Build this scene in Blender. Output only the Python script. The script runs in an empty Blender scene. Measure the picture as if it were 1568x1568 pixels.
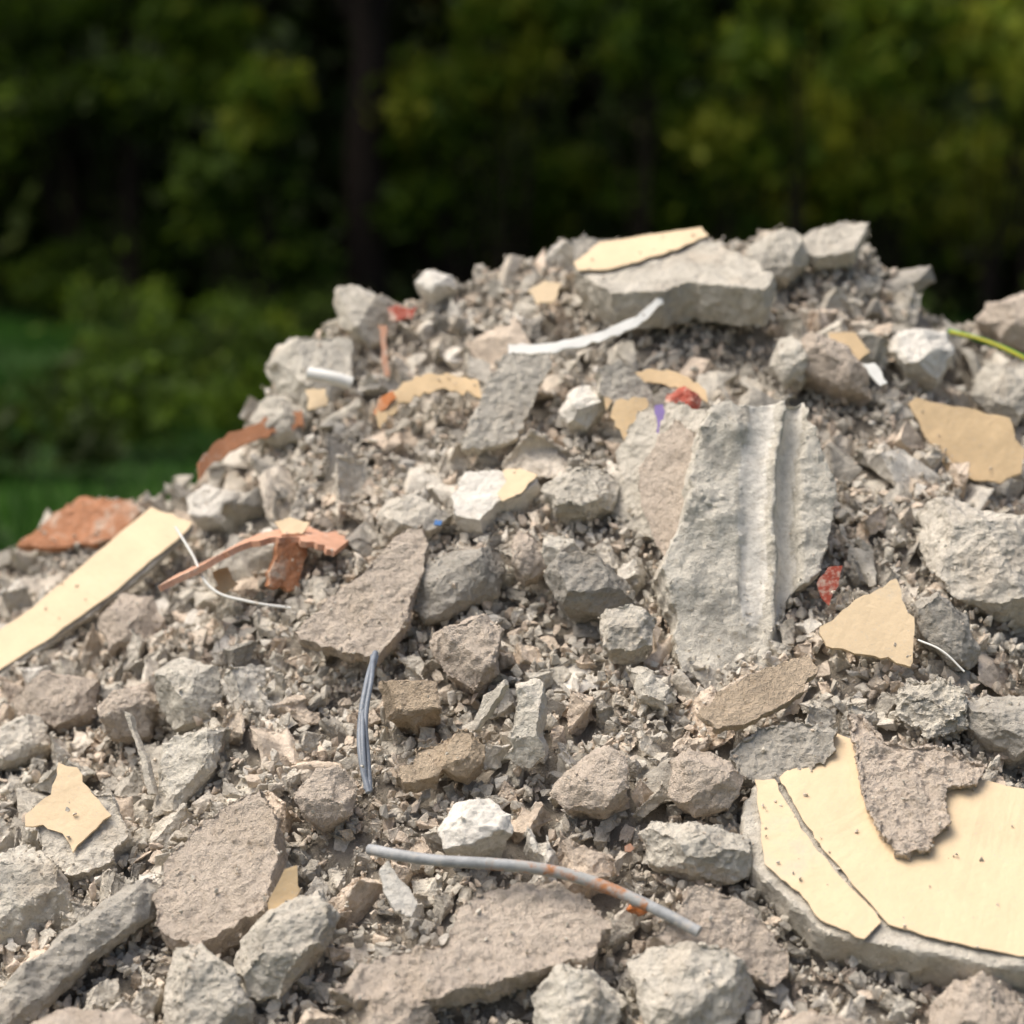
import bpy, bmesh, math, random
import numpy as np
from mathutils import Vector, Matrix, Euler
from mathutils import noise as mn
random.seed(7); rng=np.random.default_rng(7)
S=bpy.context.scene
COL=bpy.context.collection

# ------------------------------------------------------------------ heap shape
RX=[-3.2,-2.3,-1.6,-1.175,-1.025,-.83,-.6,-.545,-.396,-.216,0,.174,.444,.624,.788,.878,.998,1.175,1.5,2.2,3.2]
RZ=[-.6,.1,.62,.85,.94,.98,1.14,1.26,1.39,1.45,1.54,1.58,1.59,1.57,1.57,1.49,1.36,1.38,1.32,.9,-.3]
BX=[-3.2,-2.3,-1.5,-.8,0,.8,1.5,2.3,3.2]
BZ=[-.9,-.3,.25,.36,.41,.43,.4,.1,-.6]
def heap(x,y):
    x=np.asarray(x,float);y=np.asarray(y,float)
    R=np.interp(x,RX,RZ);B=np.interp(x,BX,BZ)
    yr=.7;t=(y+1.1)/(yr+1.1)
    z=B+(R-B)*t
    z=np.where(y>yr,R-.7*(y-yr),z)
    z=np.where(y<-1.1,B+.7*(y+1.1),z)
    return z

# ------------------------------------------------------------------ materials
def newmat(name):
    m=bpy.data.materials.new(name);m.use_nodes=True
    nt=m.node_tree;b=nt.nodes["Principled BSDF"]
    b.inputs["Roughness"].default_value=.95
    b.inputs["Specular IOR Level"].default_value=.15
    return m,nt,b
def N(nt,t,**k):
    n=nt.nodes.new(t)
    for a,v in k.items(): setattr(n,a,v)
    return n
def ramp(nt,cols,interp='LINEAR'):
    r=N(nt,"ShaderNodeValToRGB");r.color_ramp.interpolation=interp
    el=r.color_ramp.elements
    while len(el)>1: el.remove(el[-1])
    el[0].position=cols[0][0];el[0].color=(*cols[0][1],1)
    for p,c in cols[1:]:
        e=el.new(p);e.color=(*c,1)
    return r
def noise(nt,co,scale,detail=4,rough=.6,dist=0):
    n=N(nt,"ShaderNodeTexNoise");n.inputs["Scale"].default_value=scale
    n.inputs["Detail"].default_value=detail;n.inputs["Roughness"].default_value=rough
    n.inputs["Distortion"].default_value=dist
    nt.links.new(co,n.inputs["Vector"]);return n
def math_(nt,op,a,b=None,c=None):
    n=N(nt,"ShaderNodeMath",operation=op)
    for i,v in enumerate((a,b,c)):
        if v is None: continue
        if isinstance(v,(int,float)): n.inputs[i].default_value=v
        else: nt.links.new(v,n.inputs[i])
    return n.outputs[0]
def mixc(nt,f,a,b,mode='MIX'):
    n=N(nt,"ShaderNodeMix",data_type='RGBA',blend_type=mode)
    if isinstance(f,(int,float)): n.inputs[0].default_value=f
    else: nt.links.new(f,n.inputs[0])
    for i,v in ((6,a),(7,b)):
        if isinstance(v,tuple): n.inputs[i].default_value=(*v,1)
        else: nt.links.new(v,n.inputs[i])
    return n.outputs[2]

def stone(name,stops,contrast=.3,grain=1.0,bump=.6,pores=0):
    m,nt,b=newmat(name);L=nt.links.new
    g=N(nt,"ShaderNodeNewGeometry");pos=g.outputs["Position"]
    oi=N(nt,"ShaderNodeObjectInfo");at=N(nt,"ShaderNodeAttribute");at.attribute_name="tint"
    r=math_(nt,'FRACT',math_(nt,'ADD',oi.outputs["Random"],at.outputs["Fac"]))
    base=ramp(nt,stops);L(r,base.inputs[0])
    n1=noise(nt,pos,13,3,.65,.3)
    n2=noise(nt,pos,75,4,.72)
    n3=noise(nt,pos,430,2,.7)
    v1=ramp(nt,[(.3,(1-contrast,)*3),(.5,(1,1,.99)),(.7,(1+contrast*.5,)*3)]);L(n1.outputs[0],v1.inputs[0])
    c=mixc(nt,1,base.outputs[0],v1.outputs[0],'MULTIPLY')
    v2=ramp(nt,[(.28,(.76,.73,.69)),(.48,(1.02,1.01,1)),(.75,(1.16,1.15,1.13))]);L(n2.outputs[0],v2.inputs[0])
    c=mixc(nt,1,c,v2.outputs[0],'MULTIPLY')
    v3=ramp(nt,[(.27,(.55,.53,.50)),(.40,(1,1,1)),(.66,(1.0,1,1)),(.76,(1.3,1.28,1.25))]);L(n3.outputs[0],v3.inputs[0])
    c=mixc(nt,.9,c,v3.outputs[0],'MULTIPLY')
    st=ramp(nt,[(.58,(0,0,0)),(.75,(.4,.4,.4))]);L(noise(nt,pos,6,2,.6).outputs[0],st.inputs[0])
    c=mixc(nt,st.outputs[0],c,(.53,.42,.30))
    L(c,b.inputs["Base Color"])
    h=math_(nt,'ADD',math_(nt,'MULTIPLY',n2.outputs[0],1.2),math_(nt,'MULTIPLY',n3.outputs[0],.4*grain))
    if pores:
        vo=N(nt,"ShaderNodeTexVoronoi");vo.inputs["Scale"].default_value=170;L(pos,vo.inputs["Vector"])
        vr=ramp(nt,[(.05,(0,0,0)),(.3,(1,1,1))]);L(vo.outputs["Distance"],vr.inputs[0])
        h=math_(nt,'ADD',h,math_(nt,'MULTIPLY',vr.outputs[0],.25*pores))
    bp=N(nt,"ShaderNodeBump");bp.inputs["Strength"].default_value=bump;bp.inputs["Distance"].default_value=.011
    L(h,bp.inputs["Height"]);L(bp.outputs[0],b.inputs["Normal"])
    return m
G1=(.67,.625,.54);G2=(.57,.53,.455);BE=(.68,.575,.465);DK=(.33,.31,.275);GD=(.45,.42,.365);GN=(.63,.595,.515);WH=(.73,.695,.625)
M_mix=stone("rubble_mixed",[(0,G1),(.2,G2),(.32,BE),(.46,BE),(.55,G1),(.63,WH),(.70,G2),(.76,GD),(.81,DK),(.86,GD),(.92,G2),(1,GN)])
M_grain=stone("rubble_grit",[(0,G1),(.25,G2),(.5,BE),(.75,GN),(1,G2)])
M_grey=stone("concrete_grey",[(0,G1),(.5,G2),(1,GN)],.25,1,.7)
M_dark=stone("concrete_dark",[(0,DK),(1,GD)],.25)
M_beige=stone("mortar_beige",[(0,(.74,.64,.535)),(1,(.69,.595,.495))],.12,2.0,.9,1.4)
M_tan=stone("mortar_tan",[(0,(.58,.475,.35)),(1,(.55,.445,.33))],.2,1.4,.9,1)
M_white=stone("plaster_white",[(0,(.72,.69,.625)),(1,(.68,.65,.585))],.12,.6,.4)
M_soil=stone("rubble_dust",[(0,(.48,.43,.36)),(1,(.48,.43,.36))],.3,2.4,1.0)
def plain(name,col,rough=.7,var=.12,bump=.15,scale=30,spec=.3,stain=None,dust=.5,thr=.5):
    m,nt,b=newmat(name);L=nt.links.new
    g=N(nt,"ShaderNodeNewGeometry");pos=g.outputs["Position"]
    n=noise(nt,pos,scale,4,.65)
    v=ramp(nt,[(.3,(1-var,)*3),(.7,(1+var*.6,)*3)]);L(n.outputs[0],v.inputs[0])
    c=mixc(nt,1,col,v.outputs[0],'MULTIPLY')
    if stain:
        n2=noise(nt,pos,scale*.5,6,.75);s=ramp(nt,[(thr,(0,0,0)),(thr+.12,(1,1,1))]);L(n2.outputs[0],s.inputs[0])
        c=mixc(nt,s.outputs[0],c,stain)
    n5=noise(nt,pos,260,3,.6);s5=ramp(nt,[(.58,(0,0,0)),(.72,(dust,)*3)]);L(n5.outputs[0],s5.inputs[0])
    c=mixc(nt,s5.outputs[0],c,(.5,.46,.40))
    L(c,b.inputs["Base Color"]);b.inputs["Roughness"].default_value=rough;b.inputs["Specular IOR Level"].default_value=spec
    bp=N(nt,"ShaderNodeBump");bp.inputs["Strength"].default_value=bump;bp.inputs["Distance"].default_value=.004
    n3=noise(nt,pos,90,4,.6);L(n3.outputs[0],bp.inputs["Height"]);L(bp.outputs[0],b.inputs["Normal"])
    return m
M_cream=plain("cream_paint",(.74,.575,.365),.6,.09,.3,10,stain=(.64,.53,.38),thr=.57)
M_cream2=plain("cream_paint_aged",(.66,.485,.28),.7,.14,.3,14)
M_terra=plain("terracotta",(.44,.20,.10),.8,.2,.3,20,stain=(.50,.40,.31),thr=.54)
M_pink=plain("pink_clay_edge",(.62,.34,.22),.8,.15,.3,30,stain=(.55,.45,.36),thr=.54)
M_red=plain("red_plastic",(.42,.085,.05),.7,.3,.4,60,stain=(.56,.42,.33),thr=.5)
M_orange=plain("orange_paint",(.58,.20,.06),.7,.2,.2,40,stain=(.5,.38,.26),thr=.55)
M_wire=plain("grey_wire",(.20,.225,.26),.45,.2,.2,60,.5)
M_rod=plain("galvanised_rod",(.38,.39,.39),.55,.3,.3,50,.4,stain=(.46,.42,.36),thr=.52)
M_rust=plain("rust",(.42,.42,.40),.8,.2,.3,46,.3,stain=(.40,.18,.08),thr=.47)
M_whitep=plain("white_plastic",(.80,.79,.73),.5,.06,.1,30,.3,dust=.4)
M_green=plain("green_cord",(.10,.42,.04),.4,.1,.1,30,.5)
M_yellow=plain("yellow_tape",(.75,.60,.05),.5,.1,.1,30,.5)
M_blue=plain("blue_plastic",(.05,.18,.45),.4,.1,.1,30,.5)
M_purple=plain("purple_plastic",(.35,.25,.55),.4,.1,.1,30,.5)

# ------------------------------------------------------------------ helpers
def empty(name):
    e=bpy.data.objects.new(name,None);COL.objects.link(e);return e
def link(me,name,parent=None,mat=None):
    o=bpy.data.objects.new(name,me);COL.objects.link(o)
    if parent: o.parent=parent
    if mat: me.materials.clear();me.materials.append(mat)
    return o
def from_np(name,V,F,smooth=False,tint=None):
    V=np.ascontiguousarray(V,np.float32);F=np.ascontiguousarray(F,np.int32);k=F.shape[1]
    me=bpy.data.meshes.new(name);me.vertices.add(len(V));me.vertices.foreach_set("co",V.ravel())
    me.loops.add(F.size);me.loops.foreach_set("vertex_index",F.ravel())
    me.polygons.add(len(F));me.polygons.foreach_set("loop_start",np.arange(len(F),dtype=np.int32)*k)
    me.polygons.foreach_set("loop_total",np.full(len(F),k,np.int32))
    me.polygons.foreach_set("use_smooth",np.full(len(F),smooth))
    if tint is not None:
        a=me.attributes.new("tint",'FLOAT','POINT');a.data.foreach_set("value",tint.astype(np.float32))
    me.update(calc_edges=True);return me
TC={}
def gt(t,s):
    k=(t,round(s,4))
    if k not in TC:
        x=bpy.data.textures.new("d_%s_%g"%k,'CLOUDS');x.noise_scale=s;x.noise_depth=3
        if t=='HARD': x.noise_type='HARD_NOISE'
        TC[k]=x
    return TC[k]
def sculpt(bm,voxel,disp,dec=None,smooth=True,sharp=22):
    me=bpy.data.meshes.new("tmp");bm.to_mesh(me);bm.free()
    o=bpy.data.objects.new("tmp",me);COL.objects.link(o)
    if voxel:
        r=o.modifiers.new("r",'REMESH');r.mode='VOXEL';r.voxel_size=voxel
    for (t,sc,st) in disp:
        d=o.modifiers.new("d",'DISPLACE');d.texture=gt(t,sc);d.strength=st;d.mid_level=.5;d.texture_coords='LOCAL'
    dg=bpy.context.evaluated_depsgraph_get()
    out=bpy.data.meshes.new_from_object(o.evaluated_get(dg))
    bpy.data.objects.remove(o);bpy.data.meshes.remove(me)
    out.polygons.foreach_set("use_smooth",np.full(len(out.polygons),smooth))
    if smooth and sharp: out.set_sharp_from_angle(angle=math.radians(sharp))
    return out
def vco(me):
    a=np.empty(len(me.vertices)*3,np.float32);me.vertices.foreach_get("co",a);return a.reshape(-1,3)
def shift(me,off):
    a=vco(me)+np.array(off,np.float32);me.vertices.foreach_set("co",a.ravel());me.update()

# ------------------------------------------------------------------ rock library (unit size)
def hull_bm(bm,n,dims,center,squar=.5):
    vs=[]
    for i in range(n):
        if random.random()<squar:
            p=[random.choice((-1,1))*random.uniform(.7,1) for _ in range(3)]
        else:
            v=Vector((random.gauss(0,1),random.gauss(0,1),random.gauss(0,1))).normalized();p=list(v)
        vs.append(bm.verts.new([center[k]+p[k]*dims[k]*.5 for k in range(3)]))
    r=bmesh.ops.convex_hull(bm,input=vs)
    bmesh.ops.delete(bm,geom=[g for g in r["geom_interior"] if isinstance(g,bmesh.types.BMVert)],context='VERTS')
def dims_for(kind):
    if kind=='chunk': return (1,random.uniform(.6,.9),random.uniform(.45,.75))
    if kind=='slab': return (1,random.uniform(.6,.95),random.uniform(.26,.42))
    return (1,random.uniform(.35,.5),random.uniform(.28,.4))
def make_rock(kind,voxel):
    off=Vector((random.uniform(-50,50),random.uniform(-50,50),random.uniform(-50,50)))
    bm=bmesh.new();dims=dims_for(kind)
    hull_bm(bm,random.randint(8,12),dims,off,.42)
    if random.random()<.6:
        c=off+Vector((random.uniform(-.25,.25),random.uniform(-.2,.2),random.uniform(-.1,.1)*dims[2]))
        d2=(dims[0]*random.uniform(.5,.8),dims[1]*random.uniform(.5,.9),dims[2]*random.uniform(.9,1.25))
        hull_bm(bm,random.randint(8,10),d2,c,.5)
    f=.5 if kind!='chunk' else 1
    me=sculpt(bm,voxel,[('HARD',.5,.09*f),('HARD',.2,.07*f),('HARD',.07,.032*f)])
    shift(me,-off);return me
def make_small(kind,sub):
    off=Vector((random.uniform(-50,50),random.uniform(-50,50),random.uniform(-50,50)))
    bm=bmesh.new();hull_bm(bm,random.randint(9,14),dims_for(kind),off,.35)
    if sub: me=sculpt(bm,.075,[('CLOUDS',.4,.07 if kind=='chunk' else .04),('HARD',.15,.05)],sharp=25)
    else:
        bmesh.ops.triangulate(bm,faces=bm.faces);me=sculpt(bm,None,[],smooth=False)
    shift(me,-off);return me
LIB=[(k,make_rock(k,.030)) for k in ['chunk']*26+['slab']*15+['shard']*2]
LIBS=[(k,make_small(k,True)) for k in ['chunk']*22+['slab']*7+['shard']*1]
LIBG=[(k,make_small(k,False)) for k in ['chunk']*20+['slab']*2]
for k,me in LIB: me.materials.append(M_mix)
def arr(me):
    V=vco(me);me.calc_loop_triangles()
    F=np.empty(len(me.loop_triangles)*3,np.int32);me.loop_triangles.foreach_get("vertices",F)
    return V,F.reshape(-1,3)
LA=[arr(m) for _,m in LIB];LSA=[arr(m) for _,m in LIBS];LGA=[arr(m) for _,m in LIBG]

# ------------------------------------------------------------------ height map for settling
X0,X1,Y0,Y1,CS=-3.3,3.4,-2.7,2.9,.01
nx=int((X1-X0)/CS);ny=int((Y1-Y0)/CS)
gx,gy=np.meshgrid(X0+(np.arange(nx)+.5)*CS,Y0+(np.arange(ny)+.5)*CS,indexing='ij')
H0=heap(gx,gy)
def smoothnoise(sc,amp):
    a=rng.normal(size=(int(nx*CS/sc)+3,int(ny*CS/sc)+3))
    fx=(gx-X0)/sc;fy=(gy-Y0)/sc
    ix=fx.astype(int);iy=fy.astype(int);tx=fx-ix;ty=fy-iy
    tx=tx*tx*(3-2*tx);ty=ty*ty*(3-2*ty)
    return amp*((a[ix,iy]*(1-tx)+a[ix+1,iy]*tx)*(1-ty)+(a[ix,iy+1]*(1-tx)+a[ix+1,iy+1]*tx)*ty)
H0=H0+smoothnoise(.2,.014)+smoothnoise(.07,.010)+smoothnoise(.03,.005)+smoothnoise(.012,.0035)
H=H0.copy();HL=H0.copy();MASK=np.zeros(H.shape,bool)   # HL: surface of loose material only
HEAP=empty("rubble_heap")
iv=np.arange(nx*ny).reshape(nx,ny)
Fq=np.stack([iv[:-1,:-1],iv[1:,:-1],iv[1:,1:],iv[:-1,1:]],-1).reshape(-1,4)
Vb=np.stack([gx,gy,np.maximum(H0,-.25)],-1).reshape(-1,3)
link(from_np("dust_base",Vb,Fq,True),"dust_base",HEAP,M_soil)

def cells(P):
    i=np.clip(((P[:,0]-X0)/CS).astype(int),0,nx-1);j=np.clip(((P[:,1]-Y0)/CS).astype(int),0,ny-1);return i,j
def raster(P,mask=True):
    i,j=cells(P);np.maximum.at(H,(i,j),P[:,2])
    if mask:
        k=P[:,2]>H0[i,j]+.012;MASK[i[k],j[k]]=True

# ------------------------------------------------------------------ hand-placed pieces
CP=math.cos(math.radians(9.2));SP=math.sin(math.radians(9.2))
def scale_at(y): return .00118+.00038*(y+.35)   # metres per drawing unit of the survey elevation
def plane_pt(x,y,z,n,du,dv,s):
    a=du*s;T=-dv*s
    dz=(T+SP*n.x*a/n.y)/(CP-SP*n.z/n.y)
    return Vector((x+a,y-(n.x*a+n.z*dz)/n.y,z+dz))
def zc(x,y,lift=0): return float(heap(x,y))+.05+lift
def fwd(y,lift): return y-1.2*lift       # pieces standing proud of the slope sit further down it
def ragged(P,n,amp,steps=5):
    out=[];k=len(P)
    for i in range(k):
        a,b=P[i],P[(i+1)%k];m=max(1,min(steps,int((b-a).length/.012)))
        for j in range(m):
            p=a.lerp(b,j/m)
            t=Vector((random.gauss(0,1),random.gauss(0,1),random.gauss(0,1)))*amp*(.3 if j==0 else 1);t-=n*t.dot(n);p=p+t
            out.append(p)
    return out
def prism(rings):
    bm=bmesh.new();VS=[[bm.verts.new(p) for p in r] for r in rings]
    bm.faces.new(VS[0]);bm.faces.new(list(reversed(VS[-1])))
    for a,b in zip(VS[:-1],VS[1:]):
        k=len(a)
        for i in range(k): bm.faces.new((a[i],b[i],b[(i+1)%k],a[(i+1)%k]))
    bmesh.ops.recalc_face_normals(bm,faces=bm.faces)
    bmesh.ops.triangulate(bm,faces=bm.faces);return bm
def piece(name,x,y,c,poly,T,n=(0,-.62,.78),kind='chunk',mat=M_grey,lift=0,parent=HEAP,rough=1,post=None,cap=.82,voxel=None,mask=True,mat2=None):
    n=Vector(n).normalized();s=scale_at(y);y=fwd(y,lift);z=zc(x,y,lift)
    P=[plane_pt(x,y,z,n,u-c[0],v-c[1],s) for u,v in poly]
    C=sum(P,Vector())/len(P);size=max((p-C).length for p in P)*2
    if kind=='chunk':
        P=ragged(P,n,.003,3)
        sh=Vector((random.uniform(-.12,.12),random.uniform(-.1,.1),0))*size;sh-=n*sh.dot(n)
        R=[[C+sh+(p-C)*cap*random.uniform(.9,1.05)+n*T*.45 for p in P],[p.copy() for p in P],[C+(p-C)*.75-n*T for p in P]]
    else:
        P=ragged(P,n,.0035)
        R=[[p.copy() for p in P],[C+(p-C)*1.01-n*T*.5 for p in P],[C+(p-C)*.95-n*T for p in P]]
    bm=prism(R)
    if kind=='chunk':
        for q in range(6):
            a=6.28*q/6+random.uniform(-.6,.6);lat=Vector((math.cos(a),0,math.sin(a)));lat-=n*lat.dot(n);lat.normalize()
            pn=(n*random.uniform(.35,2.0)+lat).normalized()
            ext=max((v.co-C).dot(pn) for v in bm.verts)
            bmesh.ops.bisect_plane(bm,geom=bm.verts[:]+bm.edges[:]+bm.faces[:],plane_co=C+pn*ext*random.uniform(.64,.92),plane_no=pn,clear_outer=True)
            es=[e for e in bm.edges if len(e.link_faces)==1]
            if es: bmesh.ops.holes_fill(bm,edges=es,sides=0)
        bmesh.ops.triangulate(bm,faces=bm.faces)
    vx=voxel or max(.0032,size/100)
    if kind=='chunk': D=[('HARD',.06,.013*rough),('HARD',.022,.0065*rough),('HARD',.009,.003*rough)]
    else: D=[('HARD',.05,min(.011,T*.35)*rough),('HARD',.018,.005*rough),('HARD',.008,.0024*rough)]
    me=sculpt(bm,vx,D,sharp=26)
    dd=post(me,x,y,z,n,s,c) if post else None
    o=link(me,name,parent,mat)
    if mat2:
        me.materials.append(mat2)
        for p in me.polygons:
            if dd[p.vertices[0]]>.3: p.material_index=1
    raster(vco(me),mask)
    return o
def skin(name,x,y,c,poly,n=(0,-.62,.78),mat=M_cream,lift=0,t=.002,parent=HEAP,amp=.0022,bend=0,up=.003,steps=8,zz=None):
    n=Vector(n).normalized();s=scale_at(y);y=fwd(y,lift);z=zc(x,y,lift)
    if zz is not None: z=zz
    P=[plane_pt(x,y,z,n,u-c[0],v-c[1],s)+n*up for u,v in poly]
    P=ragged(P,n,amp,steps)
    bm=prism([P,[p-n*t for p in P]])
    for _ in range(2):
        es=[e for e in bm.edges if e.calc_length()>.02]
        if es: bmesh.ops.subdivide_edges(bm,edges=es,cuts=1);bmesh.ops.triangulate(bm,faces=bm.faces)
    C=sum(P,Vector())/len(P)
    for v in bm.verts:
        a=v.co.x-C.x;v.co+=n*(bend*a*a+.0018*mn.noise(v.co*14)+(.0007*mn.noise(v.co*60)))
    me=bpy.data.meshes.new(name);bm.to_mesh(me);bm.free()
    o=link(me,name,parent,mat);raster(vco(me));return o
def tube(name,x,y,c,pts,r,mat,lift=.02,n=(0,-.62,.78),parent=None):
    n=Vector(n).normalized();s=scale_at(y);y=fwd(y,lift);z=zc(x,y,lift)
    cu=bpy.data.curves.new(name,'CURVE');cu.dimensions='3D';cu.bevel_depth=r;cu.bevel_resolution=3;cu.resolution_u=8;cu.use_fill_caps=True
    sp=cu.splines.new('BEZIER');sp.bezier_points.add(len(pts)-1)
    for b,p in zip(sp.bezier_points,pts):
        q=plane_pt(x,y,z,n,p[0]-c[0],p[1]-c[1],s)+n*(p[2] if len(p)>2 else 0)
        b.co=q;b.handle_left_type=b.handle_right_type='AUTO'
    o=bpy.data.objects.new(name,cu);COL.objects.link(o)
    me=bpy.data.meshes.new_from_object(o.evaluated_get(bpy.context.evaluated_depsgraph_get()))
    bpy.data.objects.remove(o)
    for p in me.polygons:p.use_smooth=True
    o=link(me,name,parent,mat);V=vco(me);raster(V)
    for d in (-2,-1,0,1,2): raster(V+np.array([d*.012,-.015,-.01],np.float32))
    return o
def ribbon(name,x,y,c,pts,w,t,mat,lift=.02,n=(0,-.62,.78),parent=HEAP):
    n=Vector(n).normalized();s=scale_at(y);y=fwd(y,lift);z=zc(x,y,lift);w=Vector(w)
    P=[plane_pt(x,y,z,n,p[0]-c[0],p[1]-c[1],s) for p in pts]
    Q=[]
    for i in range(len(P)-1):
        a=P[max(i-1,0)];b=P[i];d=P[i+1];e=P[min(i+2,len(P)-1)]
        for k in range(6):
            u=k/6;Q.append(.5*((2*b)+(d-a)*u+(2*a-5*b+4*d-e)*u*u+(3*b-a-3*d+e)*u**3))
    Q.append(P[-1]);bm=bmesh.new();A_=[];B_=[]
    for i,q in enumerate(Q):
        tg=(Q[min(i+1,len(Q)-1)]-Q[max(i-1,0)]).normalized();nn=tg.cross(w).normalized()
        if nn.z<0: nn=-nn
        ra=[];rb=[];e1=random.uniform(-.2,.2);e0=random.uniform(-.15,.15)
        for k in range(5):
            f=k/4;f=f+(e1 if k==4 else e0 if k==0 else 0)
            p=q+w*f+nn*random.gauss(0,.0004)
            ra.append(bm.verts.new(p+nn*t*.5));rb.append(bm.verts.new(p-nn*t*.5))
        A_.append(ra);B_.append(rb)
    m=len(Q)
    for i in range(m-1):
        for k in range(4):
            bm.faces.new((A_[i][k],A_[i+1][k],A_[i+1][k+1],A_[i][k+1]))
            bm.faces.new((B_[i][k],B_[i][k+1],B_[i+1][k+1],B_[i+1][k]))
        bm.faces.new((A_[i][0],B_[i][0],B_[i+1][0],A_[i+1][0]));bm.faces.new((A_[i][4],A_[i+1][4],B_[i+1][4],B_[i][4]))
    for i in (0,m-1):
        for k in range(4): bm.faces.new((A_[i][k],A_[i][k+1],B_[i][k+1],B_[i][k]))
    bmesh.ops.recalc_face_normals(bm,faces=bm.faces)
    me=bpy.data.meshes.new(name);bm.to_mesh(me);bm.free()
    for p in me.polygons:p.use_smooth=True
    me.set_sharp_from_angle(angle=math.radians(35))
    o=link(me,name,parent,mat);raster(vco(me));return o

# ---- big grooved block
def grooves(me,x,y,z,n,s,c):
    V=vco(me).astype(float);ex=Vector((1,0,0));ex=(ex-n*ex.dot(n)).normalized();ey=n.cross(ex)
    D=V-np.array([x,y,z]);a=D@np.array(ex)/s;b=D@np.array(ey)/s;h=D@np.array(n)
    lean=-.10*b+5*np.sin(b*.017)+2*np.sin(b*.06)
    d=np.zeros(len(V));mk=np.zeros(len(V))
    for (a0,w,dep) in ((14,24,.014),(64,18,.045)):
        q=np.clip(1-((a+lean-a0)/w)**2,0,1)
        fade=np.clip((b+200)/90,0,1) if a0>30 else np.clip((b+160)/100,0,1)
        d+=dep*q**.5*fade;mk=np.maximum(mk,q*fade)
    ridge=np.exp(-((a+lean-41)/9)**2)*.012+.008*np.sin(b*.045+a*.02)*(a<0)
    fr=np.clip((h+.03)/.03,0,1)
    V+=np.outer((ridge-d)*fr,np.array(n));me.vertices.foreach_set("co",V.astype(np.float32).ravel());me.update()
    return mk*(h>-.05)
nb=Vector((.10,-.86,.5))
BLK=empty("broken_wall_block")
piece("block_body",.43,-.17,(1130,830),[(1078,632),(1110,612),(1170,622),(1236,610),(1246,668),(1276,742),(1258,830),(1246,872),(1196,912),(1178,1000),(1140,1046),(1062,1048),(1016,990),(1022,930),(1000,870),(1040,780),(1058,700)],.17,nb,'slab',M_grey,.10,BLK,1.2,grooves,mat2=M_white)
piece("block_left_shoulder",.28,-.02,(1010,760),[(948,720),(984,652),(1040,640),(1084,650),(1078,760),(1062,850),(1020,884),(1000,850),(968,835),(936,842),(946,790)],.11,(-.45,-.70,.55),'slab',M_grey,.06,BLK,1.1)
piece("block_mortar_face",.28,-.02,(1010,760),[(980,742),(1036,668),(1064,690),(1062,760),(1050,850),(1022,888),(1002,860),(982,800)],.03,(-.45,-.70,.55),'slab',M_beige,.079,BLK,.9)

# ---- painted slabs
PS=empty("cream_painted_slab")
nS=(-.05,-.50,.86)
def slabset(par,x,y,c,body,paint,T,n,lift=0,mat=M_grey,pm=M_cream,rough=.8,up=.0055,**k):
    piece("slab_body",x,y,c,body,T,n,'slab',mat,lift,par,rough)
    for i,pp in enumerate(paint): skin("paint_layer",x,y,c,pp,n,pm,lift,.002,par,.0016,0,up)
body=[(1112,1250),(1150,1196),(1195,1200),(1285,1132),(1330,1140),(1450,1185),(1640,1215),(1760,1260),(1740,1480),(1570,1450),(1400,1428),(1300,1414),(1222,1402),(1186,1372),(1135,1330)]
slabset(PS,.64,-.79,(1380,1300),body,
 [[(1148,1204),(1180,1202),(1196,1240),(1232,1300),(1312,1388),(1282,1410),(1222,1388),(1200,1360),(1146,1318)],
  [(1188,1200),(1240,1165),(1264,1180),(1290,1134),(1330,1146),(1450,1190),(1640,1222),(1750,1264),(1732,1468),(1570,1436),(1400,1410),(1322,1392),(1240,1296),(1204,1236)]],.10,nS,.055,rough=1)
CL=empty("mortar_lump")
piece("lump",.64,-.79,(1380,1300),[(1310,1145),(1312,1095),(1345,1095),(1370,1135),(1440,1140),(1470,1150),(1526,1166),(1500,1200),(1450,1204),(1446,1250),(1395,1290),(1345,1290),(1318,1240)],.045,nS,'slab',M_beige,.088,CL,2.0)
TS=empty("cream_topped_concrete_slab")
nT=(-.10,-.40,.91)
slabset(TS,.33,.56,(1010,405),[(880,406),(922,360),(1070,338),(1088,360),(1130,388),(1162,420),(1140,446),(1080,436),(1040,430),(1000,446),(930,446)],[[(882,398),(922,362),(1070,340),(1078,354),(1036,376),(980,396),(930,410),(888,412)]],.10,nT,.095,M_grey,M_cream,1.1)
LP=empty("cream_painted_panel")
nL=(-.22,-.62,.72)
slabset(LP,-.87,.24,(150,930),[(222,800),(290,822),(284,838),(190,925),(90,1000),(-60,1100),(-90,1060),(60,950)],[[(222,800),(290,822),(280,838),(188,922),(88,996),(-60,1094),(-88,1056),(60,948)]],.022,nL,.06,M_dark,M_cream,.5,.004)
A=empty("cream_paint_flake");skin("flake",.64,-.35,(1320,960),[(1242,966),(1300,925),(1362,893),(1372,930),(1384,962),(1372,1022),(1310,1004),(1250,992)],(-.1,-.80,.6),M_cream,.07,.008,A,.0026)
A=empty("cream_paint_flake");skin("flake",.92,.20,(1465,695),[(1388,640),(1400,632),(1530,664),(1538,700),(1548,712),(1540,745),(1510,760),(1438,748)],(-.15,-.88,.45),M_cream2,.06,.008,A,.0026)
A=empty("cream_painted_stone")
piece("stone",-.74,-.58,(130,1300),[(48,1262),(90,1225),(170,1225),(205,1280),(180,1330),(120,1348),(65,1320)],.08,(-.1,-.7,.7),'slab',M_grey,.03,A,1.2)
skin("paint_layer",-.77,-.50,(112,1240),[(88,1170),(118,1176),(140,1205),(182,1243),(160,1262),(128,1296),(108,1270),(76,1258),(48,1262),(45,1245),(82,1216)],(-.1,-.75,.65),M_cream,.065,.004,A,.002)
A=empty("cream_painted_stone")
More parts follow.
